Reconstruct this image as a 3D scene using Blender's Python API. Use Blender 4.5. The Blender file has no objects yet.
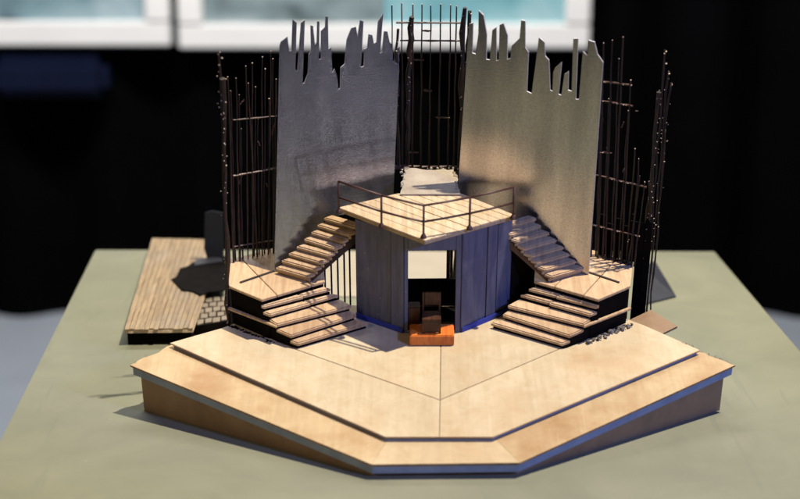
import bpy, bmesh, math, random
from mathutils import Vector, Matrix
random.seed(7)
S = 0.001                                   # everything below is written in millimetres
scene = bpy.context.scene
col = scene.collection

# ------------------------------------------------------------------ camera
FPX = 1600.0                                # focal length in photo pixels (800 wide)
PITCH = math.atan(462 / FPX)
CAM = Vector((0, -1550, 450))
cam = bpy.data.cameras.new("camera")
cam.sensor_width = 36
cam.lens = FPX / 800 * 36
cam.clip_start = 0.01
cam.clip_end = 50
cam.dof.use_dof = True
cam.dof.focus_distance = 1.235
cam.dof.aperture_fstop = 5.2
cam_o = bpy.data.objects.new("camera", cam)
cam_o.location = CAM * S
cam_o.rotation_euler = (math.pi / 2 - PITCH, 0, 0)
col.objects.link(cam_o)
scene.camera = cam_o

# ------------------------------------------------------------------ light
world = bpy.data.worlds.new("World")
scene.world = world
world.use_nodes = True
bg = world.node_tree.nodes["Background"]
bg.inputs[0].default_value = (0.42, 0.50, 0.85, 1)
bg.inputs[1].default_value = 0.04


def lamp(name, kind, loc, target, energy, color, size=0.02, spot=None, blend=0.3):
    l = bpy.data.lights.new(name, kind)
    l.energy = energy
    l.color = color
    if kind == 'SPOT':
        l.spot_size = math.radians(spot)
        l.spot_blend = blend
        l.shadow_soft_size = size
    else:
        l.shape = 'RECTANGLE'
        l.size, l.size_y = size
    o = bpy.data.objects.new(name, l)
    o.location = Vector(loc) * S
    d = (Vector(target) - Vector(loc)).normalized()
    o.rotation_euler = d.to_track_quat('-Z', 'Y').to_euler()
    col.objects.link(o)
    return o


# gallery spotlight high up on the right, its weaker neighbour on the left,
# a blue show lamp and a faint added glint lamp low in front, and a wash on the back wall
lamp("key_spot", 'SPOT', (10 + 0.31 * 2200, -330 - 0.17 * 2200, 2240), (25, -320, 40), 440, (1.0, 0.875, 0.68), 0.018, 36, 1.0)
lamp("left_spot", 'SPOT', (-1500, -1900, 1100), (-170, -520, 10), 45, (1.0, 0.74, 0.45), 0.05, 13, 0.9)
lamp("blue_spot", 'SPOT', (1050, -1500, 800), (30, -390, 70), 70, (0.26, 0.36, 1.0), 0.05, 22, 0.6)
lamp("glint_lamp", 'SPOT', (946, -1448, -105), (-20, -345, 170), 0.30, (0.90, 0.90, 1.0), 0.03, 16, 0.6)  # added lamp, placed so its reflection glares in the left steel panel
lamp("wall_wash", 'AREA', (-300, 900, 1900), (-300, 2030, 200), 122, (1.0, 0.97, 0.93), (2.4, 0.3))

scene.view_settings.view_transform = 'Standard'
scene.view_settings.look = 'None'
scene.view_settings.exposure = 0
scene.view_settings.gamma = 1
scene.cycles.diffuse_bounces = 2
scene.cycles.caustics_reflective = False

# ------------------------------------------------------------------ photo pixel -> place
_F = Vector((0, math.cos(PITCH), -math.sin(PITCH)))
_U = Vector((0, math.sin(PITCH), math.cos(PITCH)))
RAKE = math.atan(0.24)                       # the stage deck slopes down to the front
ORG = Vector((0, -553, 12))                  # front lip of the deck
RM = Matrix.Rotation(RAKE, 3, 'X')
RMT = RM.transposed()
CAML = RMT @ (CAM - ORG)


def ray(x, y):
    return _F + Vector(((x - 400) / FPX, 0, 0)) + _U * ((249.5 - y) / FPX)


def G(x, y, z=0):                            # on a level plane above the table
    d = ray(x, y)
    return CAM + d * ((z - CAM.z) / d.z)


def D(x, y, z=0):                            # on a plane parallel to the raked deck
    d = RMT @ ray(x, y)
    return CAML + d * ((z - CAML.z) / d.z)


def DP(x, y, p, n):                          # on any plane in the deck's frame
    d = RMT @ ray(x, y)
    return CAML + d * ((p - CAML).dot(n) / d.dot(n))


def ground(y):                               # table height in the deck's frame
    return -(12 + y * math.sin(RAKE)) / math.cos(RAKE)


AX = 22.5                                    # axis of symmetry of the set


def mir(p):
    return Vector((2 * AX - p[0], p[1], p[2] if len(p) > 2 else 0))


# ------------------------------------------------------------------ materials
def new_mat(name):
    m = bpy.data.materials.new(name)
    m.use_nodes = True
    nt = m.node_tree
    return m, nt, nt.nodes["Principled BSDF"]


def ramp(nt, fac, stops):
    r = nt.nodes.new("ShaderNodeValToRGB")
    e = r.color_ramp.elements
    while len(e) < len(stops):
        e.new(0.5)
    for i, (p, c) in enumerate(stops):
        e[i].position = p
        e[i].color = (*c, 1)
    nt.links.new(fac, r.inputs[0])
    return r.outputs[0]


def coords(nt, scale=(1, 1, 1), rot=(0, 0, 0)):
    tc = nt.nodes.new("ShaderNodeTexCoord")
    mp = nt.nodes.new("ShaderNodeMapping")
    mp.inputs["Scale"].default_value = scale
    mp.inputs["Rotation"].default_value = rot
    nt.links.new(tc.outputs["Object"], mp.inputs[0])
    return mp.outputs[0]


def noise(nt, vec, scale, detail=4, rough=0.55, dist=0):
    n = nt.nodes.new("ShaderNodeTexNoise")
    n.inputs["Scale"].default_value = scale
    n.inputs["Detail"].default_value = detail
    n.inputs["Roughness"].default_value = rough
    n.inputs["Distortion"].default_value = dist
    nt.links.new(vec, n.inputs[0])
    return n.outputs[0]


def mix(nt, fac, a, b, mode='MIX'):
    m = nt.nodes.new("ShaderNodeMix")
    m.data_type = 'RGBA'
    m.blend_type = mode
    if isinstance(fac, (int, float)):
        m.inputs[0].default_value = fac
    else:
        nt.links.new(fac, m.inputs[0])
    for s, v in ((6, a), (7, b)):
        if isinstance(v, tuple):
            m.inputs[s].default_value = (*v, 1)
        else:
            nt.links.new(v, m.inputs[s])
    return m.outputs[2]


def bump(nt, bsdf, h, strength, dist=0.0005):
    b = nt.nodes.new("ShaderNodeBump")
    b.inputs["Strength"].default_value = strength
    b.inputs["Distance"].default_value = dist
    nt.links.new(h, b.inputs["Height"])
    nt.links.new(b.outputs[0], bsdf.inputs["Normal"])


def wood(name, dark, light, stain, rot=0, grain=260, rough=0.6, stain_amt=0.5, coat=0):
    m, nt, b = new_mat(name)
    v = coords(nt, (1, 0.06, 0.3), (0, 0, rot))
    g = noise(nt, v, grain, 6, 0.6, 0.6)
    c = ramp(nt, g, [(0.3, dark), (0.62, light)])
    v2 = coords(nt)
    s = noise(nt, v2, 16, 5, 0.6)
    sr = ramp(nt, s, [(0.48, (0, 0, 0)), (0.72, (stain_amt,) * 3)])
    c = mix(nt, sr, c, stain)
    drift = noise(nt, v2, 7, 3, 0.6, 1.2)
    c = mix(nt, 1.0, c, ramp(nt, drift, [(0.3, (0.87, 0.84, 0.79)), (0.6, (1, 1, 1))]), 'MULTIPLY')
    mot = noise(nt, v2, 75, 6, 0.7, 0.8)
    c = mix(nt, 1.0, c, ramp(nt, mot, [(0.34, (0.91, 0.88, 0.84)), (0.58, (1, 1, 1))]), 'MULTIPLY')
    spk = noise(nt, v2, 330, 3, 0.7)
    c = mix(nt, ramp(nt, spk, [(0.66, (0, 0, 0)), (0.74, (0.55,) * 3)]), c, stain)
    v3 = coords(nt, (1, 0.05, 1), (0, 0, rot + 0.5))
    scr = noise(nt, v3, 420, 2, 0.5, 0.3)
    c = mix(nt, ramp(nt, scr, [(0.70, (0, 0, 0)), (0.76, (0.4,) * 3)]), c, light)
    oi = nt.nodes.new("ShaderNodeObjectInfo")
    rr = ramp(nt, oi.outputs["Random"], [(0, (0.90, 0.89, 0.88)), (1, (1, 1, 1))])
    c = mix(nt, 1.0, c, rr, 'MULTIPLY')
    nt.links.new(c, b.inputs["Base Color"])
    b.inputs["Roughness"].default_value = rough
    b.inputs["Specular IOR Level"].default_value = 0.25
    b.inputs["Coat Weight"].default_value = coat
    bump(nt, b, g, 0.25, 0.0004)
    return m


def plain(name, c, c2=None, rough=0.7, scale=60, spec=0.2, metal=0, bumps=0.15, bscale=None):
    m, nt, b = new_mat(name)
    v = coords(nt)
    n = noise(nt, v, scale, 5, 0.6)
    nt.links.new(ramp(nt, n, [(0.35, c), (0.68, c2 or tuple(x * 0.75 for x in c))]), b.inputs["Base Color"])
    b.inputs["Roughness"].default_value = rough
    b.inputs["Specular IOR Level"].default_value = spec
    b.inputs["Metallic"].default_value = metal
    bump(nt, b, noise(nt, v, bscale or scale * 8, 3), bumps, 0.0005)
    return m


MAT = {}
MAT['ply'] = wood("pale_plywood", (0.455, 0.388, 0.262), (0.505, 0.435, 0.305), (0.42, 0.27, 0.14), rot=math.radians(58), grain=210, stain_amt=0.5)
MAT['border'] = wood("border_plywood", (0.40, 0.305, 0.175), (0.455, 0.355, 0.21), (0.30, 0.165, 0.07), rot=math.radians(58), grain=220, stain_amt=0.75)
MAT['front'] = wood("front_border_plywood", (0.435, 0.35, 0.22), (0.48, 0.39, 0.25), (0.40, 0.27, 0.14), rot=1.5, grain=160, stain_amt=0.4)
MAT['tread'] = wood("tread_wood", (0.40, 0.275, 0.165), (0.56, 0.425, 0.275), (0.26, 0.15, 0.08), rot=math.radians(-60), grain=330, stain_amt=0.6)
MAT['plank'] = wood("platform_plank_wood", (0.42, 0.32, 0.21), (0.60, 0.49, 0.345), (0.32, 0.22, 0.13), rot=math.radians(52), grain=330, stain_amt=0.5)
MAT['bench'] = wood("weathered_plank_wood", (0.17, 0.125, 0.08), (0.36, 0.275, 0.175), (0.24, 0.215, 0.19), rot=0.05, grain=420, stain_amt=0.7)
MAT['wedge'] = wood("brown_card", (0.22, 0.15, 0.095), (0.27, 0.185, 0.115), (0.17, 0.115, 0.075), rot=1.2, grain=60, stain_amt=0.5)
MAT['plinth'] = wood("orange_varnished_wood", (0.46, 0.10, 0.02), (0.66, 0.20, 0.04), (0.20, 0.05, 0.015), rot=1.57, grain=260, rough=0.35, coat=0.3)
MAT['chair'] = wood("dark_brown_wood", (0.035, 0.014, 0.008), (0.075, 0.032, 0.018), (0.02, 0.01, 0.006), grain=400, rough=0.4)
MAT['foam'] = plain("blue_grey_foam", (0.23, 0.28, 0.37), (0.17, 0.21, 0.29), 0.75, 50)
MAT['hut'] = plain("blue_grey_paint", (0.095, 0.098, 0.135), (0.062, 0.065, 0.10), 0.6, 45, 0.3, bumps=0.2)
def hutpaint():
    m, nt, b = new_mat("blue_grey_paint")
    v = coords(nt, (1, 1, 0.1))
    st = noise(nt, v, 240, 5, 0.65)
    c = ramp(nt, st, [(0.32, (0.050, 0.055, 0.100)), (0.66, (0.096, 0.104, 0.165))])
    bl = noise(nt, coords(nt), 45, 4, 0.6)
    c = mix(nt, ramp(nt, bl, [(0.55, (0, 0, 0)), (0.75, (0.5,) * 3)]), c, (0.15, 0.15, 0.18))
    ch = noise(nt, coords(nt), 420, 3, 0.6)
    c = mix(nt, ramp(nt, ch, [(0.69, (0, 0, 0)), (0.74, (0.7,) * 3)]), c, (0.30, 0.28, 0.27))
    nt.links.new(c, b.inputs["Base Color"])
    b.inputs["Roughness"].default_value = 0.6
    bump(nt, b, st, 0.4, 0.0004)
    return m


MAT['hut'] = hutpaint()
MAT['blueglow'] = plain("blue_glow_paint", (0.03, 0.05, 0.34), (0.03, 0.045, 0.24), 0.5, 60)  # colour stands in for the blue glow at the hut's foot
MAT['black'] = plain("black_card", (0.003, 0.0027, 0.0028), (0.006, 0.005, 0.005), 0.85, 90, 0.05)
MAT['flap'] = plain("blue_black_card", (0.016, 0.019, 0.032), (0.010, 0.012, 0.021), 0.55, 70, 0.4)
MAT['burnt'] = plain("burnt_stick", (0.010, 0.006, 0.005), (0.040, 0.016, 0.009), 0.55, 160, 0.4, bumps=0.6)
MAT['rust'] = plain("rust_brown_metal", (0.070, 0.024, 0.016), (0.035, 0.014, 0.011), 0.5, 260, 0.5)
MAT['fleck'] = plain("pale_fleck", (0.75, 0.62, 0.48), (0.5, 0.36, 0.24), 0.6, 300)
MAT['pale'] = plain("pale_plaster_paper", (0.33, 0.29, 0.235), (0.24, 0.205, 0.165), 0.85, 70, bumps=0.7, bscale=220)
MAT['cream'] = plain("cream_paper", (0.31, 0.275, 0.215), (0.28, 0.25, 0.195), 0.85, 20)
def green():
    m, nt, b = new_mat("sage_green_card")
    v = coords(nt)
    c = ramp(nt, noise(nt, v, 9, 6, 0.65, 0.5), [(0.32, (0.192, 0.198, 0.145)), (0.68, (0.150, 0.157, 0.115))])
    c = mix(nt, ramp(nt, noise(nt, v, 260, 3, 0.6), [(0.70, (0, 0, 0)), (0.78, (0.5,) * 3)]), c, (0.34, 0.34, 0.28))
    c = mix(nt, ramp(nt, noise(nt, coords(nt, (1, .08, 1), (0, 0, .7)), 90, 3, 0.5, .6), [(0.66, (0, 0, 0)), (0.72, (0.3,) * 3)]), c, (0.13, 0.14, 0.11))
    nt.links.new(c, b.inputs["Base Color"])
    b.inputs["Roughness"].default_value = 0.8
    b.inputs["Specular IOR Level"].default_value = 0.2
    bump(nt, b, noise(nt, v, 700, 4, 0.7), 0.25, 0.0004)
    return m


MAT['green'] = green()
MAT['floor'] = plain("grey_floor", (0.235, 0.26, 0.30), (0.21, 0.23, 0.27), 0.6, 6)
MAT['curtain'] = plain("black_curtain_cloth", (0.002, 0.002, 0.0026), (0.003, 0.003, 0.004), 0.95, 8, 0.05)
MAT['frame'] = plain("white_frame_paint", (0.80, 0.79, 0.78), (0.76, 0.75, 0.74), 0.5, 8)
MAT['bluebox'] = plain("navy_box", (0.0035, 0.007, 0.028), (0.002, 0.004, 0.018), 0.5, 5)
MAT['brick'] = plain("grey_brick_card", (0.22, 0.185, 0.145), (0.15, 0.125, 0.10), 0.8, 120)
MAT['ash'] = plain("grey_ash_paper", (0.05, 0.045, 0.045), (0.19, 0.175, 0.17), 0.9, 140, bumps=0.8)


def steel():
    m, nt, b = new_mat("galvanised_steel")
    v = coords(nt)
    n1 = noise(nt, v, 820, 4, 0.75)
    n3 = noise(nt, coords(nt, (1, 1, 0.12)), 60, 4, 0.6)
    n2 = noise(nt, v, 14, 4, 0.5)
    c = ramp(nt, n1, [(0.3, (0.38, 0.36, 0.36)), (0.70, (0.62, 0.585, 0.57))])
    c = mix(nt, 1.0, c, ramp(nt, n3, [(0.35, (0.72, 0.72, 0.74)), (0.65, (1, 1, 1))]), 'MULTIPLY')
    nt.links.new(c, b.inputs["Base Color"])
    b.inputs["Metallic"].default_value = 0.92
    r = ramp(nt, n2, [(0.35, (0.09,) * 3), (0.65, (0.19,) * 3)])
    nt.links.new(r, b.inputs["Roughness"])
    bump(nt, b, n1, 0.24, 0.0004)
    return m


MAT['steel'] = steel()


MAT['cut'] = plain('cut_steel_edge', (0.62, 0.58, 0.64), (0.45, 0.42, 0.50), 0.42, 200, 0.5, metal=0.45)


def picture(name, ca, cb, cc, seed):
    m, nt, b = new_mat(name)
    v = coords(nt, (1, 1, 1.6))
    n = noise(nt, v, 4.5 + seed, 3, 0.5, 0.4)
    c = ramp(nt, n, [(0.36, ca), (0.5, cb), (0.66, cc)])
    nt.links.new(c, b.inputs["Base Color"])
    b.inputs["Roughness"].default_value = 0.25
    return m


MAT['pic1'] = picture("teal_grey_print", (0.063, 0.095, 0.116), (0.189, 0.294, 0.338), (0.338, 0.443, 0.485), 0)
MAT['pic2'] = picture("grey_print", (0.095, 0.127, 0.136), (0.211, 0.274, 0.294), (0.347, 0.410, 0.421), 1.3)
MAT['pic3'] = picture("aqua_print", (0.116, 0.285, 0.338), (0.200, 0.421, 0.474), (0.338, 0.527, 0.568), 0.4)


# ------------------------------------------------------------------ mesh helpers (mm)
def prism(bm, poly, z0, z1):
    """poly: xy points, counter-clockwise or not; z0/z1 numbers or functions of (x, y)"""
    f0 = z0 if callable(z0) else (lambda x, y: z0)
    f1 = z1 if callable(z1) else (lambda x, y: z1)
    a = sum(poly[i][0] * poly[(i + 1) % len(poly)][1] - poly[(i + 1) % len(poly)][0] * poly[i][1] for i in range(len(poly)))
    if a < 0:
        poly = poly[::-1]
    lo = [bm.verts.new((p[0], p[1], f0(p[0], p[1]))) for p in poly]
    hi = [bm.verts.new((p[0], p[1], f1(p[0], p[1]))) for p in poly]
    n = len(poly)
    bm.faces.new(lo[::-1])
    bm.faces.new(hi)
    for i in range(n):
        bm.faces.new((lo[i], lo[(i + 1) % n], hi[(i + 1) % n], hi[i]))
    return bm


def slab(bm, pts, off):
    """any planar outline pushed along off"""
    lo = [bm.verts.new(p) for p in pts]
    hi = [bm.verts.new(Vector(p) + off) for p in pts]
    n = len(pts)
    bm.faces.new(lo[::-1])
    bm.faces.new(hi)
    for i in range(n):
        bm.faces.new((lo[i], lo[(i + 1) % n], hi[(i + 1) % n], hi[i]))
    bmesh.ops.recalc_face_normals(bm, faces=bm.faces)
    return bm


def box(bm, c, d):
    x, y, z = c
    a, b, h = d[0] / 2, d[1] / 2, d[2] / 2
    return prism(bm, [(x - a, y - b), (x + a, y - b), (x + a, y + b), (x - a, y + b)], z - h, z + h)


def tube(bm, path, r, seg=7, jit=0.0):
    path = [Vector(p) for p in path]
    rings = []
    for i, p in enumerate(path):
        a = path[max(i - 1, 0)]
        b = path[min(i + 1, len(path) - 1)]
        t = (b - a).normalized()
        u = t.cross(Vector((0.31, 0.95, 0.1))).normalized()
        w = t.cross(u)
        rr = (r[i] if isinstance(r, (list, tuple)) else r) * (1 + random.uniform(-jit, jit))
        rings.append([bm.verts.new(p + (u * math.cos(k * 2 * math.pi / seg) + w * math.sin(k * 2 * math.pi / seg)) * rr) for k in range(seg)])
    for i in range(len(rings) - 1):
        for k in range(seg):
            bm.faces.new((rings[i][k], rings[i][(k + 1) % seg], rings[i + 1][(k + 1) % seg], rings[i + 1][k]))
    bm.faces.new(rings[0][::-1])
    bm.faces.new(rings[-1])
    return bm


def stick(p, q, n=7, wob=0.8):
    p, q = Vector(p), Vector(q)
    return [p.lerp(q, i / n) + Vector((random.uniform(-wob, wob), random.uniform(-wob, wob), 0)) * (0 if i in (0,) else 1) for i in range(n + 1)]


def lump(bm, c, r):
    m = Matrix.Translation(Vector(c)) @ Matrix.Rotation(random.uniform(0, 3), 4, (random.random(), random.random(), 1))
    res = bmesh.ops.create_icosphere(bm, subdivisions=1, radius=r, matrix=m)
    for v in res['verts']:
        v.co += Vector((random.uniform(-1, 1), random.uniform(-1, 1), random.uniform(-1, 1))) * r * 0.35
    return bm


def clip(poly, p, n):
    """keep the side of the line through p that n points to"""
    out = []
    for i in range(len(poly)):
        a, b = poly[i], poly[(i + 1) % len(poly)]
        da = (a[0] - p[0]) * n[0] + (a[1] - p[1]) * n[1]
        db = (b[0] - p[0]) * n[0] + (b[1] - p[1]) * n[1]
        if da >= 0:
            out.append(a)
        if (da >= 0) != (db >= 0):
            t = da / (da - db)
            out.append((a[0] + (b[0] - a[0]) * t, a[1] + (b[1] - a[1]) * t))
    return out


def strips(poly, origin, n, w, gap, jit=0.0):
    """cut a convex outline into boards of width w across direction n"""
    ds = [(q[0] - origin[0]) * n[0] + (q[1] - origin[1]) * n[1] for q in poly]
    d = min(ds)
    res = []
    while d < max(ds) - 0.4:
        ww = w * random.uniform(1 - jit, 1 + jit)
        a = (origin[0] + n[0] * (d + gap / 2), origin[1] + n[1] * (d + gap / 2))
        b = (origin[0] + n[0] * (d + ww - gap / 2), origin[1] + n[1] * (d + ww - gap / 2))
        q = clip(clip(poly, a, n), b, (-n[0], -n[1]))
        if len(q) > 2:
            res.append(q)
        d += ww
    return res


class Thing:
    def __init__(self, name, label, cat, base, deck=True, group=None):
        o = bpy.data.objects.new(name, None)
        o.empty_display_size = 0.01
        col.objects.link(o)
        self.o, self.base, self.deck = o, Vector(base), deck
        if deck:
            o.location = (ORG + RM @ self.base) * S
            o.rotation_euler = (RAKE, 0, 0)
        else:
            o.location = self.base * S
        o['label'], o['category'] = label, cat
        if group:
            o['group'] = group

    def part(self, name, bm, mat, parent=None, bevel=0.0, label=None, kind=None, smooth=False):
        if bevel:
            bmesh.ops.bevel(bm, geom=bm.edges[:], offset=bevel, segments=2, affect='EDGES', clamp_overlap=True)
        for v in bm.verts:
            v.co = (v.co - self.base) * S
        me = bpy.data.meshes.new(name)
        bm.to_mesh(me)
        bm.free()
        if smooth:
            me.shade_smooth()
        me.materials.append(MAT[mat])
        o = bpy.data.objects.new(name, me)
        o.parent = parent or self.o
        if label:
            o['label'] = label
        if kind:
            o['kind'] = kind
        col.objects.link(o)
        return o


def single(name, bm, mat, base, label=None, cat=None, deck=False, group=None, kind=None, bevel=0.0):
    """a thing that is one mesh"""
    base = Vector(base)
    if bevel:
        bmesh.ops.bevel(bm, geom=bm.edges[:], offset=bevel, segments=2, affect='EDGES', clamp_overlap=True)
    for v in bm.verts:
        v.co = (v.co - base) * S
    me = bpy.data.meshes.new(name)
    bm.to_mesh(me)
    bm.free()
    me.materials.append(MAT[mat])
    o = bpy.data.objects.new(name, me)
    if deck:
        o.location = (ORG + RM @ base) * S
        o.rotation_euler = (RAKE, 0, 0)
    else:
        o.location = base * S
    for k, v in (('label', label), ('category', cat), ('group', group), ('kind', kind)):
        if v:
            o[k] = v
    col.objects.link(o)
    return o


B = bmesh.new
FLOOR = -750
# ================================================================== the setting
b = B()
box(b, (0, 300, FLOOR - 10), (9000, 7000, 20))
single('floor', b, 'floor', (0, 300, FLOOR), kind='structure')

b = B()                                          # black cloth hung in soft folds
WALLY = 2040
n = 260
v0, v1 = [], []
for i in range(n + 1):
    x = -4300 + 8600 * i / n
    y = WALLY + 26 * math.sin(i * 0.9) + 14 * math.sin(i * 0.37 + 1)
    v0.append(b.verts.new((x, y, FLOOR)))
    v1.append(b.verts.new((x, y, 1700)))
for i in range(n):
    b.faces.new((v0[i], v0[i + 1], v1[i + 1], v1[i]))
bmesh.ops.solidify(b, geom=b.faces[:], thickness=6)
single('curtain_wall', b, 'curtain', (0, WALLY, FLOOR), kind='structure')


def poster(x0, x1, z0, z1, pics, label):
    y = WALLY - 60
    t = Thing('framed_poster', label, 'poster', ((x0 + x1) / 2, y, z0), deck=False, group='posters on the black curtain')
    fw = 54
    for (a0, a1, c0, c1) in ((x0, x1, z0, z0 + fw), (x0, x1, z1 - fw, z1), (x0, x0 + fw, z0 + fw, z1 - fw), (x1 - fw, x1, z0 + fw, z1 - fw)):
        t.part('frame_rail', box(B(), ((a0 + a1) / 2, y, (c0 + c1) / 2), (a1 - a0, 30, c1 - c0)), 'frame', bevel=4)
    w = (x1 - x0 - 2 * fw) / len(pics)
    for i, m in enumerate(pics):
        t.part('print', box(B(), (x0 + fw + w * (i + .5), y + 4, (z0 + z1) / 2), (w - 1, 10, z1 - z0 - 2 * fw)), m)
    t.part('hanger', box(B(), ((x0 + x1) / 2, y + 30, z1 - 60), (x1 - x0 - 160, 40, 40)), 'frame')


poster(-1480, -506, -98, 1000, ['pic1'], 'white framed poster with teal grey picture at upper left on the curtain')
poster(-488, 418, -104, 1000, ['pic2', 'pic3'], 'wide white framed poster with grey and aqua pictures above the steel panels')
b = B()
box(b, (-778, WALLY - 60, -168), (262, 60, 92))
single('navy_box', b, 'bluebox', (-800, WALLY - 10, -214), 'dark navy blue box hung on the black curtain below the left poster', 'box', bevel=22)

# table under the model: a sage green board on a plinth
t = Thing('display_table', 'sage green display table top carrying the whole stage model', 'table', (10, -400, FLOOR), deck=False)
TBL, TBR = (-309, 8), (318, 2)
b = B()
TT = [TBL, (-262, -1060), (372, -1060), TBR]
prism(b, TT, -22, 0)
t.part('table_top', b, 'green', bevel=1.2)
b = B()
prism(b, [(-270, -40), (-235, -1010), (345, -1010), (285, -40)], FLOOR, -22.2)
t.part('pedestal', b, 'black')

# ================================================================== stage deck
LOW = [(-199.6, 119), (-19, -1.5), (81, 0.5), (248, 119), (223, 139), (191, 162), (150, 200), (-98, 200), (-141, 166), (-173, 146)]
UPP = [(-173, 143), (-10, 24.3), (64, 24.3), (224, 133), (186, 168), (148, 197), (-96, 197), (-136, 163)]


def inset(poly, d):
    a = sum(poly[i][0] * poly[(i + 1) % len(poly)][1] - poly[(i + 1) % len(poly)][0] * poly[i][1] for i in range(len(poly)))
    s = 1 if a > 0 else -1
    out = []
    n = len(poly)
    for i in range(n):
        p0, p1, p2 = (Vector(poly[(i + k) % n][:2]) for k in (-1, 0, 1))
        e0, e1 = (p1 - p0).normalized(), (p2 - p1).normalized()
        n0, n1 = Vector((-e0.y, e0.x)) * s, Vector((-e1.y, e1.x)) * s
        m = (n0 + n1)
        m = m / max(m.length_squared, 0.3) * 2
        out.append((p1.x + m.x * d, p1.y + m.y * d))
    return out


def rough_edge(poly, idx, n=14, amp=1.2):
    """make the edges listed ragged, as cut veneer"""
    out = []
    for i, p in enumerate(poly):
        out.append(p)
        if i in idx:
            q = poly[(i + 1) % len(poly)]
            for k in range(1, n):
                f = k / n
                out.append((p[0] + (q[0] - p[0]) * f + random.uniform(-amp, amp), p[1] + (q[1] - p[1]) * f + random.uniform(-amp, amp)))
    return out


t = Thing('stage_deck', 'raked pale wood stage deck with blue grey edge and brown sides', 'stage', (25, 100, ground(100)))
MAT['burn'] = plain('scorched_cut_edge', (0.20, 0.105, 0.045), (0.32, 0.18, 0.08), 0.7, 90)


def burn(o):                                     # scorched rim of laser cut plywood
    o.data.materials.append(MAT['burn'])
    for f in o.data.polygons:
        if f.normal.z < 0.95:
            f.material_index = 1


RL = rough_edge(LOW, (3, 9), 9, 1.3)


def mitre(p, q, keep_left):
    d = Vector(q) - Vector(p)
    return p, ((-d.y, d.x) if keep_left else (d.y, -d.x))


CL = ((-19, -1.5), (-6, 34.3))                   # mitre joints at the two front corners
CR = ((81, 0.5), (62, 34.3))
lft = clip(RL, *mitre(*CL, True))
mid_ = clip(clip(RL, *mitre(*CL, False)), *mitre(*CR, True))
rgt = clip(RL, *mitre(*CR, False))
for q, mt in ((lft, 'border'), (mid_, 'front'), (rgt, 'border')):
    burn(t.part('border_board', prism(B(), inset(q, .06), -1.5, 0), mt, bevel=0.3))
INS = inset(LOW, 1.2)
b = prism(B(), INS, -8.6, -1.6)
t.part('foam_edge', b, 'foam', label='blue grey foam strip under the border board')
INS2 = inset(LOW, 4.6)
for i in range(len(INS2)):                       # upright sides down to the table
    p, q = Vector(INS2[i]), Vector(INS2[(i + 1) % len(INS2)])
    e = (q - p).normalized()
    nn = Vector((-e.y, e.x)) * 2
    quad = [tuple(p), tuple(q), tuple(q + nn - e * 2.05), tuple(p + nn + e * 2.05)]
    b = prism(B(), quad, lambda x, y: ground(y), -8.7)
    t.part('side_panel', b, 'wedge')
# veneer on top, cut along a Y joint
APEX = (28.4, 68.4)
jl = Vector((-0.85, 0.526)); jr = Vector((0.807, 0.59))
U2 = UPP


def half(poly, p, d, left=True):
    n = (-d[1], d[0]) if left else (d[1], -d[0])
    return clip(poly, p, n)


g = 0.22
mid = (0.03, 1.0)
pc = [
    half(half(U2, (APEX[0], APEX[1] - g), jl, True), (APEX[0] - g, APEX[1]), mid, True),
    half(half(U2, (APEX[0], APEX[1] - g), jr, False), (APEX[0] + g, APEX[1]), mid, False),
]
back = half(half(U2, (APEX[0], APEX[1] + g), jl, False), (APEX[0], APEX[1] + g), jr, True)
pc += [half(back, (APEX[0] - g, APEX[1]), mid, True), half(back, (APEX[0] + g, APEX[1]), mid, False)]
b = prism(B(), inset(U2, 1.6), 0.05, 2.6)
t.part('foam_layer', b, 'foam')
for q in pc:
    burn(t.part('deck_board', prism(B(), q, 2.65, 4.0), 'ply', bevel=0.3))
b = prism(B(), [(198, 160), (213, 172), (196, 196), (176, 180)], -1.4, 0.4)
t.part('corner_board', b, 'wedge')
# frayed fibres on the right-hand and left-hand corners
b = B()
for k in range(40):
    f = random.random()
    if k < 20:
        p = Vector((248, 119, 0)).lerp(Vector((226, 137, 0)), f)
    elif k < 34:
        p = Vector((224, 133, 4)).lerp(Vector((206, 150, 4)), f * 0.6)
    else:
        p = Vector((-199, 119, 0)).lerp(Vector((-175, 144, 0)), f)
    d = Vector((random.uniform(-1, 1), random.uniform(-.2, 1), random.uniform(0.1, 1.2))) * random.uniform(0.5, 1.6)
    tube(b, [p - Vector((0, 0, .4)), p + d * .6, p + d + Vector((random.uniform(-1, 1), 0, 0))], 0.17, 4)
t.part('frayed_fibre', b, 'pale', kind='stuff')

# ================================================================== hut
ZP = 94.0                                        # top of the hut's platform
DK = 4.0
P0, PL, PR = D(425, 240.5, ZP), D(338, 207.5, ZP), D(515.5, 215, ZP)
HB = [Vector((-33.5, 180)), Vector((3, 157)), Vector((45.6, 158)), Vector((84.5, 187.5))]
t = Thing('hut', 'blue grey painted hut with open doorway under the wooden platform', 'hut', (25, 158, DK))


def wall_board(p, q, z0, z1, mat='hut', name='wall_panel', th=2.0, parent=None, out=0.0):
    p, q = Vector(p[:2]), Vector(q[:2])
    e = (q - p).normalized()
    nn = Vector((-e.y, e.x))
    p, q = p - nn * out, q - nn * out
    return t.part(name, prism(B(), [tuple(p), tuple(q), tuple(q + nn * th), tuple(p + nn * th)], z0, z1), mat, parent, bevel=0.2)


WT = ZP - 4.2
ZD = DK + .02


def along(p, q, f):
    return p.lerp(q, f)


l0, l1, l2, l3 = HB
seg = [(l0, l1, [(0, .735, 0), (.745, 1, .8)]), (l2, l3, [(0, .22, .9), (.228, .50, 0), (.512, .70, .5), (.715, 1, .2)])]
for a, c, parts in seg:
    for f0, f1, out in parts:
        w = wall_board(along(a, c, f0), along(a, c, f1), ZD, WT, out=out)
    wall_board(along(a, c, 0.01), along(a, c, .99), ZD, ZD + 4.5, 'blueglow', 'glow_strip', 0.6, out=1.6)  # blue glow along the wall foot, put in as a coloured strip
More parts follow.
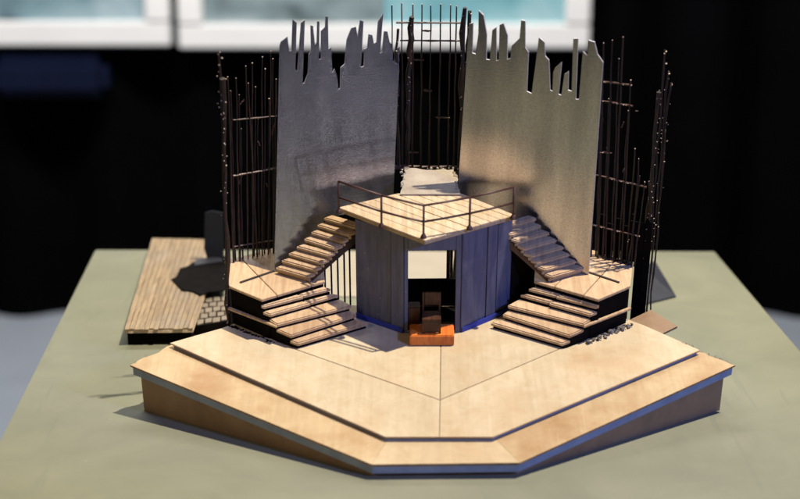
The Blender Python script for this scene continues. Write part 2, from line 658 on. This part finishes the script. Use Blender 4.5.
# doorway: two jambs and a lintel
dt = 76
t.part('door_jamb', prism(B(), [(3.2, 156.2), (6.0, 156.2), (6.0, 160), (3.2, 160)], ZD, WT), 'hut', bevel=.2)
t.part('door_jamb', prism(B(), [(41.6, 157.3), (45.3, 157.5), (45.3, 161), (41.6, 161)], ZD, WT), 'hut', bevel=.2)
t.part('lintel', prism(B(), [(6.1, 156.4), (41.5, 157.4), (41.5, 160), (6.1, 160)], dt, WT), 'hut', bevel=.2)
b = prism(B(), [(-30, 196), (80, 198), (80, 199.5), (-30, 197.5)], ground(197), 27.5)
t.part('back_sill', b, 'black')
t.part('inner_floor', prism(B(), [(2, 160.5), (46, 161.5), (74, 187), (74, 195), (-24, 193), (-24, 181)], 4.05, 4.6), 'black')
# platform: fascia, boards and the pale walkway through the gap
PLAT = [(PL.x, PL.y), (P0.x, P0.y), (PR.x, PR.y), (D(459, 192.5, ZP).x, D(459, 192.5, ZP).y), (D(397, 193.5, ZP).x, D(397, 193.5, ZP).y)]
fas = inset(PLAT, 0.6)
t.part('platform_base', prism(B(), fas, ZP - 4.0, ZP - 1.6), 'tread', bevel=.3)
e = (Vector((P0.x, P0.y)) - Vector((PL.x, PL.y))).normalized()
for q in strips(PLAT, (PL.x, PL.y), (-e.y, e.x), 8.6, 0.35, 0.12):
    t.part('platform_board', prism(B(), q, ZP - 1.55, ZP + random.uniform(-.15, .15)), 'plank', bevel=.2)
for xx, yy in ((36, 204), (-3, 204)):
    b = prism(B(), [(xx, yy), (xx + 2.6, yy), (xx + 2.6, yy + 2.6), (xx, yy + 2.6)], lambda x, y: ground(y), ZP - 4.1)
    t.part('support_post', b, 'rust')

# walkway of pale torn board, on two legs
t = Thing('walkway', 'pale rough torn walkway leading back through the gap between the steel panels', 'walkway', (22, 255, ground(255)))
WB = D(428, 194, ZP).y - 3
WK = [(0, WB), (46, WB)]
for k in range(9):
    WK.append((46 - k * .45 + random.uniform(-1.2, 1.2), WB + 3 + k * 4.3))
for k in range(12):
    WK.append((41 - k * 3.35 + random.uniform(-1, 1), WB + 43 + random.uniform(-2.2, 2.6)))
for k in range(9):
    WK.append((3.6 - k * .4 + random.uniform(-1.2, 1.2), WB + 41 - k * 4.3))
t.part('walkway_board', prism(B(), WK, ZP + .3, ZP + 1.4), 'pale')
b = B()
for k in range(26):
    sx = random.choice((2.5, 42.5))
    lump(b, (sx + random.uniform(-1.5, 1.5), random.uniform(WB + 8, WB + 43), ZP + 1.2), random.uniform(.5, 1.5))
for k in range(14):
    lump(b, (random.uniform(3, 42), WB + 43 + random.uniform(-1.5, 1.5), ZP + 1.3), random.uniform(.5, 1.5))
t.part('crumbled_edge', b, 'pale', kind='stuff')
for xx in (3, 40):
    b = prism(B(), [(xx, 243), (xx + 2.4, 243), (xx + 2.4, 245.4), (xx, 245.4)], lambda x, y: ground(y), ZP + .25)
    t.part('leg', b, 'rust')

# railing
t = Thing('railing', 'rust brown metal railing around the front edge of the platform', 'railing', (P0.x, P0.y, ZP))
RH = 26.5
pb = [D(339, 213.5, ZP), D(381.5, 228, ZP), D(423.5, 238.5, ZP), D(469.5, 230, ZP), D(513, 219.5, ZP)]
ins = Vector((0, 1.0, 0))
pb = [p + ins for p in pb]
for p in pb:
    post = t.part('post', tube(B(), [p, p + Vector((0, 0, RH))], 0.85, 10), 'rust', smooth=True)
    t.part('foot', tube(B(), [p + Vector((0, 0, .1)), p + Vector((0, 0, 1.2)), p + Vector((0, 0, 2.6)), p + Vector((0, 0, 3.4))], [2.3, 2.2, 1.5, .9], 10), 'rust', post)
for z in (RH, RH * 0.5):
    for i in range(4):
        a, c = pb[i] + Vector((0, 0, z)), pb[i + 1] + Vector((0, 0, z))
        t.part('rail', tube(B(), [a, (a + c) / 2 + Vector((0, 0, -.25)), c], 0.8, 8), 'rust', smooth=True)

# ================================================================== wings with steps, stairs, panels and fences
RISE = 5.6
ZW = DK + 6 * RISE
EDGE = [((298, 343), (369, 322)), ((291, 335), (357, 314)), ((277, 324), (352, 305)), ((270, 314), (341, 294)), ((264, 306), (333, 288)), ((262, 299.5), (325, 281))]


def wing(side):
    m = (lambda p: Vector(p)) if side == 'L' else mir
    lab = ('wooden steps and landing on the left of the hut with dark sides', 'wooden steps and landing on the right of the hut with dark sides')[side == 'R']
    base = m((-80, 175, DK))
    t = Thing('step_unit', lab, 'steps', base, group='step units either side of the hut')
    E_ = []
    for k, (a, c) in enumerate(EDGE):
        z = DK + RISE * (k + 1)
        E_.append((D(*a, z), D(*c, z)))
    top = [E_[5][0], E_[5][1], Vector((-60, 206, 0)), Vector((-99, 229, 0)), Vector((-136, 208, 0)), Vector((-129, 170, 0))]
    floorf = lambda x, y: max(ground(y), DK + .02) if y < 190 and -134 < (x if side == 'L' else 2 * AX - x) else ground(y)
    for k in range(5):
        z = DK + RISE * (k + 1)
        a, c = E_[k]
        a2, c2 = E_[k + 1]
        back_ = (Vector((a2.x - a.x, a2.y - a.y, 0)) + Vector((c2.x - c.x, c2.y - c.y, 0))) / 2
        over = back_.normalized() * 1.6
        pieces = [(0, 1)] if k < 3 else [(0, .575), (.59, 1)]
        e = c - a
        for f0, f1 in pieces:
            shift = Vector((0, 0, 0)) if f0 == 0 else -back_.normalized() * -1.4
            q = [a + e * f0 + shift, a + e * f1 + shift, a2 + (c2 - a2) * f1 + over, a2 + (c2 - a2) * f0 + over]
            q = [m(p) for p in q]
            for k_, dz in enumerate((-.2, -.2, .9, .9)):
                q[k_].z = z + dz - 3.4
            t.part('tread', slab(B(), q, Vector((0, 0, 3.4))), 'tread', bevel=.8)
        # dark body under the tread, set back from the nosing
        nb = back_.normalized() * 1.8
        en = (c - a).normalized() * 0.8
        q = [m(a + nb + en), m(c + nb - en), m(c2 + nb * 1.0 - en), m(a2 + nb * 1.0 + en)]
        t.part('riser_block', prism(B(), [(p.x, p.y) for p in q], DK + .02, z - 3.45), 'black')
    # landing
    body = inset([(p.x, p.y) for p in top], 1.2)
    # body behind the top riser
    q = [m((*p, 0)) for p in body]
    t.part('landing_body', prism(B(), [(p.x, p.y) for p in q], lambda x, y: ground(y) if y > 197 else DK + .02, ZW - 2.35), 'black')
    q2 = [(m(p).x, m(p).y) for p in top]
    nn = Vector((0.87, 0.5)) if side == 'L' else Vector((-0.87, 0.5))
    for q in strips(q2, q2[4], (nn.x, nn.y), 27, 0.5, .15):
        t.part('landing_board', prism(B(), q, ZW - 2.3, ZW + random.uniform(-.2, .2)), 'tread', bevel=.3)
    # kerb strip along the landing's outer rim
    a, c = Vector((-128, 172, 0)), Vector((-104, 159, 0))
    b = B()
    k0, k1 = m(D(240, 283, ZW)), m(D(275, 271, ZW))
    d = (k1 - k0).normalized()
    pn = Vector((-d.y, d.x, 0)) * 0.9
    t.part('kerb', prism(b, [(p.x, p.y) for p in (k0 - pn, k1 - pn, k1 + pn, k0 + pn)], ZW + .25, ZW + .9), 'burnt', bevel=.15)
    la, lb = E_[2][0] + Vector((-.5, -1.2, 0)), Vector((-131, 168, 0))
    q = [m(p) for p in (la, la + Vector((1, 2.6, 0)), lb + Vector((1, 2.6, 0)), lb)]
    t.part('ledge', prism(B(), [(p.x, p.y) for p in q], DK + 13.5, DK + 15.2), 'tread', bevel=.3)
    # crumbled grey paper where the side meets the deck
    b = B()
    A, Cc = m(E_[2][0] + Vector((-1, -1, 0))), m((-131, 168, 0))
    for k in range(60):
        f = random.random() ** .7
        p = A.lerp(Cc, f)
        lump(b, (p.x + random.uniform(-1.5, 1.5), p.y - random.uniform(0, 4 if side == 'R' else 1.2), DK + random.uniform(0, 2.2 if side == 'R' else .8)), random.uniform(.5, 1.7 if side == 'R' else .9))
    t.part('crumbled_paper', b, 'ash' if side == 'R' else 'black', kind='stuff')

    # --- flight of stairs up to the platform
    lab = ('sunlit wooden stair flight climbing to the platform along the left steel panel', 'shaded wooden stair flight climbing to the platform along the right steel panel')[side == 'R']
    if side == 'L':
        lab = 'brightly lit wooden stair flight climbing along the left steel panel'
    t = Thing('stair_flight', lab, 'stairs', m((-75, 195, ZW)), group='stair flights up to the platform')
    N = 8
    ST = 5.2
    ed = []
    for j in range(N + 1):
        z = 80.0 - j * ST
        ed.append((D(354.5 - 6.7 * j, 226.5 + 7.1 * j, z) + Vector((random.uniform(-.6, .6), random.uniform(-.4, .4), 0)), D(327.5 - 6.9 * j, 218.3 + 7.15 * j, z) + Vector((random.uniform(-.8, .8), random.uniform(-.4, .4), 0)), z + random.uniform(-.25, .25)))
    side_pts = []
    for j in range(N):
        a, c, z = ed[j]
        c = c + (c - a).normalized() * 4.0
        if j:
            a2, c2 = ed[j - 1][0], ed[j - 1][1] + (ed[j - 1][1] - ed[j - 1][0]).normalized() * 4.0
        else:
            a2, c2 = a + (a - ed[1][0]), c + (c - ed[1][1])
        up = Vector(((a2 - a).x, (a2 - a).y, 0))
        bk = up + up.normalized() * 1.4
        q = [m(a), m(c), m(c + bk), m(a + bk)]
        tv = [m(a), m(c), m(c + bk), m(a + bk)]
        for k_, dz in enumerate((-.3, -.3, 1.2, 1.2)):
            tv[k_].z = z + dz
        t.part('tread', slab(B(), [p - Vector((0, 0, 3.3)) for p in tv], Vector((0, 0, 3.3))), 'tread', bevel=.8)
        # riser under the nosing
        r0 = up.normalized() * 1.6
        r1 = up.normalized() * 2.8
        q = [m(a + r0), m(c + r0), m(c + r1), m(a + r1)]
        t.part('riser', prism(B(), [(p.x, p.y) for p in q], z - ST + .05, z - 2.9), 'tread')
        side_pts += [a + r0 + Vector((0, 0, -2.6)), a + bk + Vector((0, 0, -2.6))]
    # carriage below the treads, one board on each side
    wdir = (ed[0][1] - ed[0][0])
    wdir.z = 0
    for ci, off in enumerate((wdir.normalized() * 2.0, wdir * 1.0 + wdir.normalized() * 2.2)):
        s0 = ed[N][0] + Vector((0, 0, 0.1))
        path = [p + off for p in side_pts]
        # saw-tooth upper line, straight lower line
        up_line = []
        for j in range(N - 1, -1, -1):
            up_line += [path[2 * j], path[2 * j + 1]]
        lo_line = [up_line[-1] + Vector((0, 0, -9)), Vector((up_line[0].x, up_line[0].y, ZW + .2)) + (up_line[1] - up_line[0]) * 0.9]
        lo_line[1].z = ZW + .2
        first = Vector((up_line[0].x, up_line[0].y, ZW + .2))
        pts = [first] + up_line + lo_line
        pts = [m(p) for p in pts]
        t.part('carriage', slab(B(), pts, (m(off.normalized()) - m((0, 0, 0))) * 1.1), 'tread' if ci else ('rust' if side == 'R' else 'burnt'))
    if side == 'L':
        for xx, yy in ((325, 258), (331.5, 254), (338, 247), (344.5, 241), (350, 235)):
            p = D(xx, yy, ZW + 8)
            q = D(xx, 291, DK)
            p = Vector((q.x, q.y + 4, 0))
            b = prism(B(), [(p.x - .7, p.y - .7), (p.x + .7, p.y - .7), (p.x + .7, p.y + .7), (p.x - .7, p.y + .7)], lambda x, y: (ground(y) if y > 196 else DK + .02), 70)
            t.part('baluster', b, 'black')
    else:
        a, c = m((-36, 186, 0)), m((-60, 199, 0))
        b = slab(B(), [(a.x, a.y, ground(186) if a.y > 196 else DK + .05), (c.x, c.y, ground(c.y)), (c.x, c.y, ZW + 4), (a.x, a.y, 70)], Vector((.4, 1.2, 0)))
        t.part('dark_backing', b, 'black')


wing('L')
wing('R')


# ---- steel panels with torn tops
def panel(side):
    if side == 'L':
        p0 = D(274.5, 272, ZW)
        dirv = Vector((0.927, 0.375, 0))
        sc, ox, oy = 3.564, 200, 0
        prof = [(285, 160), (290, 147), (312, 130), (318, 182), (327, 180), (331, 70), (345, 80), (340, 250), (348, 252), (361, 80), (374, 70), (366, 298), (372, 296), (385, 262), (388, 195), (397, 180), (395, 90), (403, 92), (410, 160), (417, 150), (419, 75), (426, 76), (424, 212), (432, 210), (432, 110), (447, 95), (449, 58), (456, 58), (458, 175), (468, 168), (472, 260), (480, 245), (488, 270), (494, 318), (500, 315), (502, 240), (516, 228), (524, 140), (540, 100), (556, 95), (562, 130), (572, 72), (583, 76), (574, 240), (584, 235), (586, 175), (597, 170), (602, 122), (614, 125), (620, 155), (630, 150), (636, 75), (653, 48), (642, 190), (650, 185), (657, 112), (668, 112), (676, 150), (686, 160), (688, 220), (694, 218), (696, 180), (712, 165)]
        lab = 'tall galvanised steel panel with torn jagged top behind the left stairs'
    else:
        p0 = D(588.5, 275, ZW)
        dirv = Vector((-0.927, 0.375, 0))
        sc, ox, oy = 2.494, 380, 0
        prof = [(556, 155), (542, 135), (535, 105), (520, 100), (517, 140), (506, 128), (504, 150), (496, 248), (488, 248), (494, 96), (482, 96), (478, 228), (469, 225), (470, 178), (460, 185), (452, 238), (445, 235), (453, 155), (436, 170), (432, 180), (430, 228), (424, 225), (421, 150), (412, 140), (410, 105), (396, 93), (388, 160), (378, 234), (366, 228), (370, 130), (362, 118), (362, 52), (352, 50), (348, 95), (328, 115), (325, 146), (317, 148), (318, 88), (308, 58), (298, 62), (296, 150), (290, 152), (290, 68), (280, 75), (274, 150), (265, 148), (266, 85), (258, 38), (246, 26), (245, 85), (238, 135), (230, 132), (232, 57), (222, 60)]
        lab = 'tall galvanised steel panel with torn jagged top behind the right stairs'
    lean = math.tan(math.radians(14.0 if side == 'L' else 2.0))          # the sheet leans back a little from the deck's normal
    upv = Vector((0, lean, 1))
    n = dirv.cross(upv).normalized()
    if n.y > 0:
        n = -n
    t = Thing('steel_panel', lab, 'metal panel', p0, group='torn steel panels behind the hut')
    tops = [DP(x / sc + ox, y / sc + oy, p0, n) for x, y in prof]
    end = p0 + dirv * 104
    xb = [p0 + Vector((0, 0, .3))]
    # foot of the sheet: rests on the landing, cut up clear of the hut
    far = tops[-1].copy()
    fx = (far - p0).dot(dirv)
    lastpt = DP(393 if side == 'L' else 457, 185, p0, n)
    lastpt = lastpt - upv * (lastpt.z - p0.z)
    foot = [p0 + Vector((0, 0, .3)), p0 + dirv * 38 + Vector((0, 0, .3)), p0 + dirv * 41 + upv * 34, lastpt + upv * 34]
    outline = foot[::-1] + tops if False else tops[::-1] + foot
    bm = slab(B(), outline, -n * 1.3)
    bmesh.ops.triangulate(bm, faces=[f for f in bm.faces if len(f.verts) > 4])
    sh = t.part('sheet', bm, 'steel')
    sh.data.materials.append(MAT['cut'])
    for f in sh.data.polygons:                   # bare cut metal on the rim of the sheet
        if abs(f.normal.dot(n)) < .5:
            f.material_index = 1
    for f in (.1, .62):                          # angle brackets behind that carry the sheet
        q = p0 + dirv * (fx * f) - n * 1.4
        zb = ZW + .2 if f < .4 else None
        w = dirv * 3
        nh = Vector((n.x, n.y, 0)) * 3.5
        lo = q.copy()
        lo.z = ground(q.y) if f > .4 else ZW + .3
        lo = lo + upv * 0
        hi = q + upv * 60
        b = slab(B(), [lo - w, lo + w, hi + w, hi - w], -nh)
        t.part('bracket', b, 'black')


panel('L')
panel('R')


# ---- burnt stick fences
def fence(name, label, base, bars, rails, posts, flecks, group='burnt stick fences'):
    t = Thing(name, label, 'fence', base, group=group)
    for (bot, top, r) in bars:
        path = stick(bot, top, 8, 0.32)
        o = t.part('bar', tube(B(), path, [r * (1 - .35 * i / 8) for i in range(9)], 6, .2), 'burnt')
        if r < 1.3:
            t.part('tip', lump(B(), path[-1], .46), 'fleck', o)
    for (p, q, r) in rails:
        t.part('rail', tube(B(), stick(p, q, 6, .35), r, 6, .25), 'rust')
    for (bot, top, r) in posts:
        t.part('post', tube(B(), stick(bot, top, 14, 1.0), r, 7, .35), 'burnt')
    if flecks:
        b = B()
        for p, r in flecks:
            lump(b, p, r * .56)
        t.part('fleck', b, 'fleck', kind='stuff')
    return t


# left fence: on the landing, parallel to the steel panel
fp, fdir = D(231, 263, ZW), Vector((.9, .43, 0))
fn = Vector((fdir.y, -fdir.x, 0)).normalized()


def onl(x, y):
    return DP(x, y, fp, fn)


bars, rails, posts, fl = [], [], [], []
for (x, y), xb in (((228, 77), 233), ((236, 78), 239), ((246, 66), 247.5), ((252, 63), 252.5), ((248, 83), 257), ((262, 57), 262), ((271, 51), 268), ((276, 79), 273.5)):
    top = onl(x, y)
    bt = onl(xb, 250)
    bt.z = ZW + .2
    bars.append((bt, top, random.uniform(.55, .85)))
for x, y, xb in ((232, 92, 236), (240, 96, 243.5), (257, 88, 255), (266, 70, 265.5), (243, 130, 241), (259, 120, 260), (270, 100, 271), (274, 60, 274.5)):
    bt = onl(xb, 250) + fn * -2.5
    bt.z = ZW + .2
    bars.append((bt, onl(x, y) + fn * -2.5, random.uniform(.5, .8)))
for y0, y1 in ((176, 168), (247, 240), (120, 116)):
    rails.append((onl(233, y0), onl(277, y1), .8 if y0 == 176 else .55))
for k in range(16):
    fl.append((onl(234 + k * 2.7 + random.uniform(-.7, .7), 175 - k * .45) + fn * .8, random.uniform(.4, .85)))
lp0 = D(229, 324, DK) + Vector((-3, 2, 0))
lp0.z = ground(lp0.y)
ltop = DP(223.5, 78, lp0, Vector((0, -1, 0)))
posts.append((lp0, ltop, 1.7))
ltop2 = DP(219, 55, lp0, Vector((0, -1, 0)))
posts.append((lp0 + Vector((1.6, 2.5, 0)), ltop2 + Vector((0, 2.5, 0)), 0.8))
for k in range(58):
    f = random.random()
    c = lp0.lerp(ltop if random.random() < .7 else ltop2, f)
    fl.append((c + Vector((random.uniform(-2, 2), -1.6, 0)), random.uniform(.35, .95)))
for x, y in ((220, 52), (222, 58), (219, 65), (217, 76), (223, 88), (226, 79), (222, 110)):
    fl.append((DP(x, y, lp0, Vector((0, -1, 0))), random.uniform(.6, 1.1)))
for k in range(6):
    x, y = random.uniform(233, 274), random.uniform(75, 235)
    rails.append((onl(x, y), onl(x + random.uniform(-3, 7), y + random.uniform(-16, 16)), .4))
fence('stick_fence', 'burnt dark stick fence with flecked post left of the steel panels', lp0, bars, rails, posts, fl)

# right fence: sticks behind the panel's edge and a leaning burnt post cluster
rp, rdir = D(640, 268, ZW), Vector((.9, -.43, 0))
rn = Vector((-rdir.y * -1, -rdir.x, 0))
rn = Vector((-.43, -.9, 0)).normalized()


def onr(x, y):
    return DP(x, y, rp, rn)


bars, rails, posts, fl = [], [], [], []
for (x, y), xb in (((597, 52), 591), ((604, 43), 598), ((612, 40), 606), ((623, 37), 614), ((631, 80), 622), ((640, 176), 629), ((645, 182), 635)):
    bt = onr(xb, 255)
    bt.z = ZW + .2
    bars.append((bt, onr(x, y), random.uniform(.55, .85)))
for x, y, xb in ((601, 90, 595), (608, 100, 602), (618, 60, 610), (627, 112, 618), (634, 150, 626), (638, 160, 631)):
    bt = onr(xb, 255) - rn * 2.5
    bt.z = ZW + .2
    bars.append((bt, onr(x, y) - rn * 2.5, random.uniform(.5, .8)))
for (x0, y0), (x1, y1) in (((599, 81), (632, 85)), ((598, 100), (633, 106)), ((596, 175), (646, 187)), ((600, 152), (612, 153)), ((592, 225), (640, 236))):
    rails.append((onr(x0, y0), onr(x1, y1), .75))
    for k in range(9):
        f = random.random()
        fl.append((onr(x0 + (x1 - x0) * f, y0 + (y1 - y0) * f) + rn * .8, random.uniform(.35, .75)))
rb = D(647, 300, DK + 8) + Vector((0, 12, 0))
rb.z = ground(rb.y)
yn = Vector((0, -1, 0))
for (x, y), dx, r in (((659, 92), 0, 1.2), ((666, 50), 2, .65), ((668, 72), 5, .65), ((671, 84), 7, .65), ((655, 150), -3, 1.1), ((651, 182), -5, 1.0)):
    bt = rb + Vector((dx * .8, abs(dx) * .3, 0))
    posts.append((bt, DP(x, y, rb, yn) + Vector((0, abs(dx) * .3, 0)), r))
    for k in range(13):
        f = .45 + .55 * random.random()
        fl.append((bt.lerp(DP(x, y, rb, yn), f) + Vector((random.uniform(-1.8, 1.8), -1.6, 0)), random.uniform(.3, .8)))
for x, y in ((666, 51), (666, 63), (669, 73), (672, 84), (659, 90), (657, 98), (629, 239), (628, 241)):
    fl.append((DP(x, y, rb, yn) + Vector((0, -1, 0)), random.uniform(.7, 1.1)))
for k in range(6):
    x, y = random.uniform(602, 636), random.uniform(95, 235)
    rails.append((onr(x, y), onr(x + random.uniform(-5, 6), y + random.uniform(-16, 16)), .4))
t = fence('stick_fence', 'burnt dark stick fence with leaning posts right of the steel panels', rb, bars, rails, posts, fl)
# charred boards closing its lower part
for k in range(7):
    x0 = 597 + k * 7.6
    p, q = onr(x0, 250), onr(x0 + 7.2, 250)
    zt = ZW + random.uniform(28, 44) + (k > 4) * 6
    pts = [p, q, q - rn * 1.2, p - rn * 1.2]
    pts = [(v.x + 1.5, v.y + 6) for v in pts]
    t.part('charred_board', prism(B(), pts, ZW + .25 if k < 5 else (lambda x, y: ground(y)), zt), 'black', bevel=.2)

# fence standing in the gap, behind the walkway
cy = 262.0
cp = Vector((22, cy, 0))
bars, rails, posts, fl = [], [], [], []


def onc(x, y):
    return DP(x, y, cp, yn)


for x, y in ((392, 8), (402, 6), (413, 7), (422, 7), (431, 8), (441, 7), (451, 8), (457, 9)):
    top = onc(x, y)
    bt = Vector((top.x * .985 + .4, cy + 6, ZP - 7))
    bars.append((bt, top + Vector((0, 6, 0)), .75))
for y0, x0, x1 in ((25, 396, 462), (43, 400, 462), (33, 422, 432), (62, 414, 424), (93, 424, 432), (120, 436, 450), (155, 408, 418)):
    rails.append((onc(x0, y0) + Vector((0, 5, 0)), onc(x1, y0 + .5) + Vector((0, 5, 0)), .8))
for k_, ((x, y), xb, r) in enumerate((((411, 18), 5.5, 1.9), ((464, 8), 46, 1.9), ((470, 12), 49, 1.2), ((397, 30), -1, 1.2))):
    top = onc(x, y) + Vector((0, 2, 0))
    bt = Vector((xb, cy + 8, ZP - 7 if k_ in (0, 2, 3) else ground(cy + 8)))
    posts.append((bt, top, r))
    for k in range(14):
        fl.append((bt.lerp(top, .45 + .55 * random.random()) + Vector((random.uniform(-1.6, 1.6), -1.9, 0)), random.uniform(.35, .9)))
rails.append((Vector((-9, cy + 7, ZP - 6)), Vector((52, cy + 7, ZP - 6)), 1.6))
fence('stick_fence', 'burnt dark stick fence standing in the gap between the steel panels', (22, cy, ground(cy)), bars, rails, posts, fl)

# ================================================================== chair on its plinth
a, c = D(409.5, 346, DK), D(454, 345.5, DK)
px0, px1, py0 = a.x, c.x, a.y
b = prism(B(), [(px0, py0), (px1, py0), (px1, py0 + 17), (px0, py0 + 17)], DK + .05, DK + 9)
single('plinth', b, 'plinth', ((px0 + px1) / 2, py0 + 8, DK), 'small orange varnished wood plinth under the chair in the doorway', 'plinth', deck=True, bevel=.7)
cx, cyy, cz = (px0 + px1) / 2 - .2, py0 + 9.0, DK + 9.05
t = Thing('chair', 'dark brown boxy wooden chair standing on the orange plinth', 'chair', (cx, cyy, cz))
w = 7.0
t.part('seat', box(B(), (cx, cyy, cz + 11.6), (2 * w, 13, 1.8)), 'chair', bevel=.35)
t.part('backrest', box(B(), (cx + 1, cyy + 6.1, cz + 23.5), (2 * w - 2, 1.4, 11)), 'chair', bevel=.3)
for sx in (-1, 1):
    t.part('leg', box(B(), (cx + sx * (w - .9), cyy - 5.2, cz + 5.3), (1.7, 1.7, 10.6)), 'chair', bevel=.2)
    t.part('leg', box(B(), (cx + sx * (w - .9), cyy + 5.9, cz + 5.3), (1.7, 1.7, 10.6)), 'chair', bevel=.2)
    t.part('back_post', box(B(), (cx + sx * (w - .9), cyy + 6.1, cz + 20.8), (1.5, 1.5, 16.3)), 'chair', bevel=.2)
t.part('front_panel', box(B(), (cx, cyy - 5.2, cz + 5.6), (2 * w - 3.6, 1.0, 9.6)), 'chair', bevel=.15)
b = box(B(), (px0 + 3.6, py0 + 24, DK + 11), (9, 9, 21.5))
single('side_crate', b, 'chair', (px0 + 3.6, py0 + 24, DK), 'dark brown upright box just inside the left of the doorway', 'box', deck=True, bevel=.6)

# ================================================================== plank bench at the left, bricks, flaps
ZB = 15.0
q0, q1, q2, q3 = G(124.5, 329, ZB), G(193, 328, ZB), G(223, 239.5, ZB), G(152, 238, ZB)
t = Thing('plank_platform', 'low weathered plank platform on the green table left of the set', 'platform', ((q0 + q2) / 2)[:2] + (0,), deck=False)
inn = inset([tuple(q[:2]) for q in (q0, q1, q2, q3)], 2)
t.part('base', prism(B(), inn, 0, ZB - 4), 'black')
t.part('under_board', prism(B(), [tuple(q[:2]) for q in (q0, q1, q2, q3)], ZB - 3.9, ZB - 1.7), 'fleck')
NP = 14
for k in range(NP):
    f0, f1 = (k + .04) / NP, (k + .96) / NP
    ext = random.uniform(-.6, 2.2)
    A0, A1 = q0.lerp(q1, f0) - Vector((0, ext, 0)), q0.lerp(q1, f1) - Vector((0, ext, 0))
    B0, B1 = q3.lerp(q2, f0), q3.lerp(q2, f1)
    t.part('plank', prism(B(), [tuple(A0[:2]), tuple(A1[:2]), tuple(B1[:2]), tuple(B0[:2])], ZB - 1.6, ZB + random.uniform(-.25, .25)), 'bench', bevel=.2)

r0, r1, r2, r3 = G(196, 327, 8), G(229, 321, 12), G(229, 296, 12), G(197, 298, 8)
t = Thing('brick_ramp', 'small grey brick patterned ramp between plank platform and stage', 'ramp', ((r0 + r2) / 2)[:2] + (0,), deck=False)
hz = lambda x, y: 8.6 + (x - r0.x) * 0.13
t.part('ramp_body', prism(B(), [tuple(r[:2]) for r in (r0, r1, r2, r3)], 0, hz), 'black')
for row in range(5):
    nb = 4
    for k in range(-1, nb + 1):
        u0 = (k + (row % 2) * .5 + random.uniform(-.06, .06)) / nb + .022
        u1 = (k + 1 + (row % 2) * .5) / nb - .022
        u0, u1 = max(u0, .01), min(u1, .99)
        if u1 - u0 < .08:
            continue
        v0_, v1_ = row / 5 + .02, (row + 1) / 5 - .02
        pp = []
        for u, v in ((u0, v0_), (u1, v0_), (u1, v1_), (u0, v1_)):
            pp.append(tuple((r0.lerp(r1, u + random.uniform(-.012, .012))).lerp(r3.lerp(r2, u), v + random.uniform(-.012, .012))[:2]))
        dz = random.uniform(.6, 1.1)
        t.part('brick', prism(B(), pp, lambda x, y: hz(x, y) + .03, lambda x, y: hz(x, y) + dz), 'brick', bevel=.15)

# black card flap standing on the plank platform
yb = G(214, 262, ZB).y
n_ = Vector((0, -1, 0))


def vert(x, y):
    d = ray(x, y)
    return CAM + d * ((yb - CAM.y) / d.y)


pts = [vert(205, 213), (vert(212, 211)), vert(223, 213), vert(224, 262), vert(208, 262), vert(204, 248)]
pts[3].z = pts[4].z = ZB + .3
b = slab(B(), pts, Vector((0, 1.2, 0)))
single('card_flap', b, 'flap', (pts[3] + pts[4]) / 2, 'upright blue black card flap standing on the plank platform', 'card', group='black card flaps')
b = B()
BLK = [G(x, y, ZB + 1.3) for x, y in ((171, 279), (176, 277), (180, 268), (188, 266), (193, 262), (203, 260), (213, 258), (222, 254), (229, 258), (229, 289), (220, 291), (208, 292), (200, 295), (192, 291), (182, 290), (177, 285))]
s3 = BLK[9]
prism(b, [tuple(s[:2]) for s in BLK], ZB + .3, ZB + 1.3)  # thin black sheet in the outline of the shadow on the planks
single('shadow_card', b, 'black', (s3[0], s3[1], ZB), 'flat black card standing in for a shadow on the plank platform in front of the upright flap', 'card', bevel=.2)
b = slab(B(), [G(194, 266, ZB + 1.5), G(222, 262, ZB + 1.5), G(222, 257, ZB + 4), G(197, 260, ZB + 4)], Vector((0, 0, .8)))
single('card_strip', b, 'blueglow' if False else 'flap', G(208, 262, ZB + 3.1), 'narrow blue black card strip lying on the black shadow card', 'card', group='black card flaps')
# flap lying against the right-hand side
pts = [G(642, 268, 16), G(655, 262, 14), G(676, 297, .6), G(640, 306, .6)]
b = slab(B(), pts[:3] + [pts[3]], Vector((0, 0.6, 1.0)))
single('card_flap', b, 'flap', G(655, 300, .6), 'blue black card flap slanting onto the green table at the right', 'card', group='black card flaps')

# cream paper lying on the table behind the hut, seen through the doorway
b = B()
prism(b, [(-140, -150), (84, -150), (84, -2), (-140, 0)], 0.2, 0.9)
single('paper_sheet', b, 'cream', (-30, -75, 0), 'cream paper sheet on the table seen through the hut doorway', 'paper')
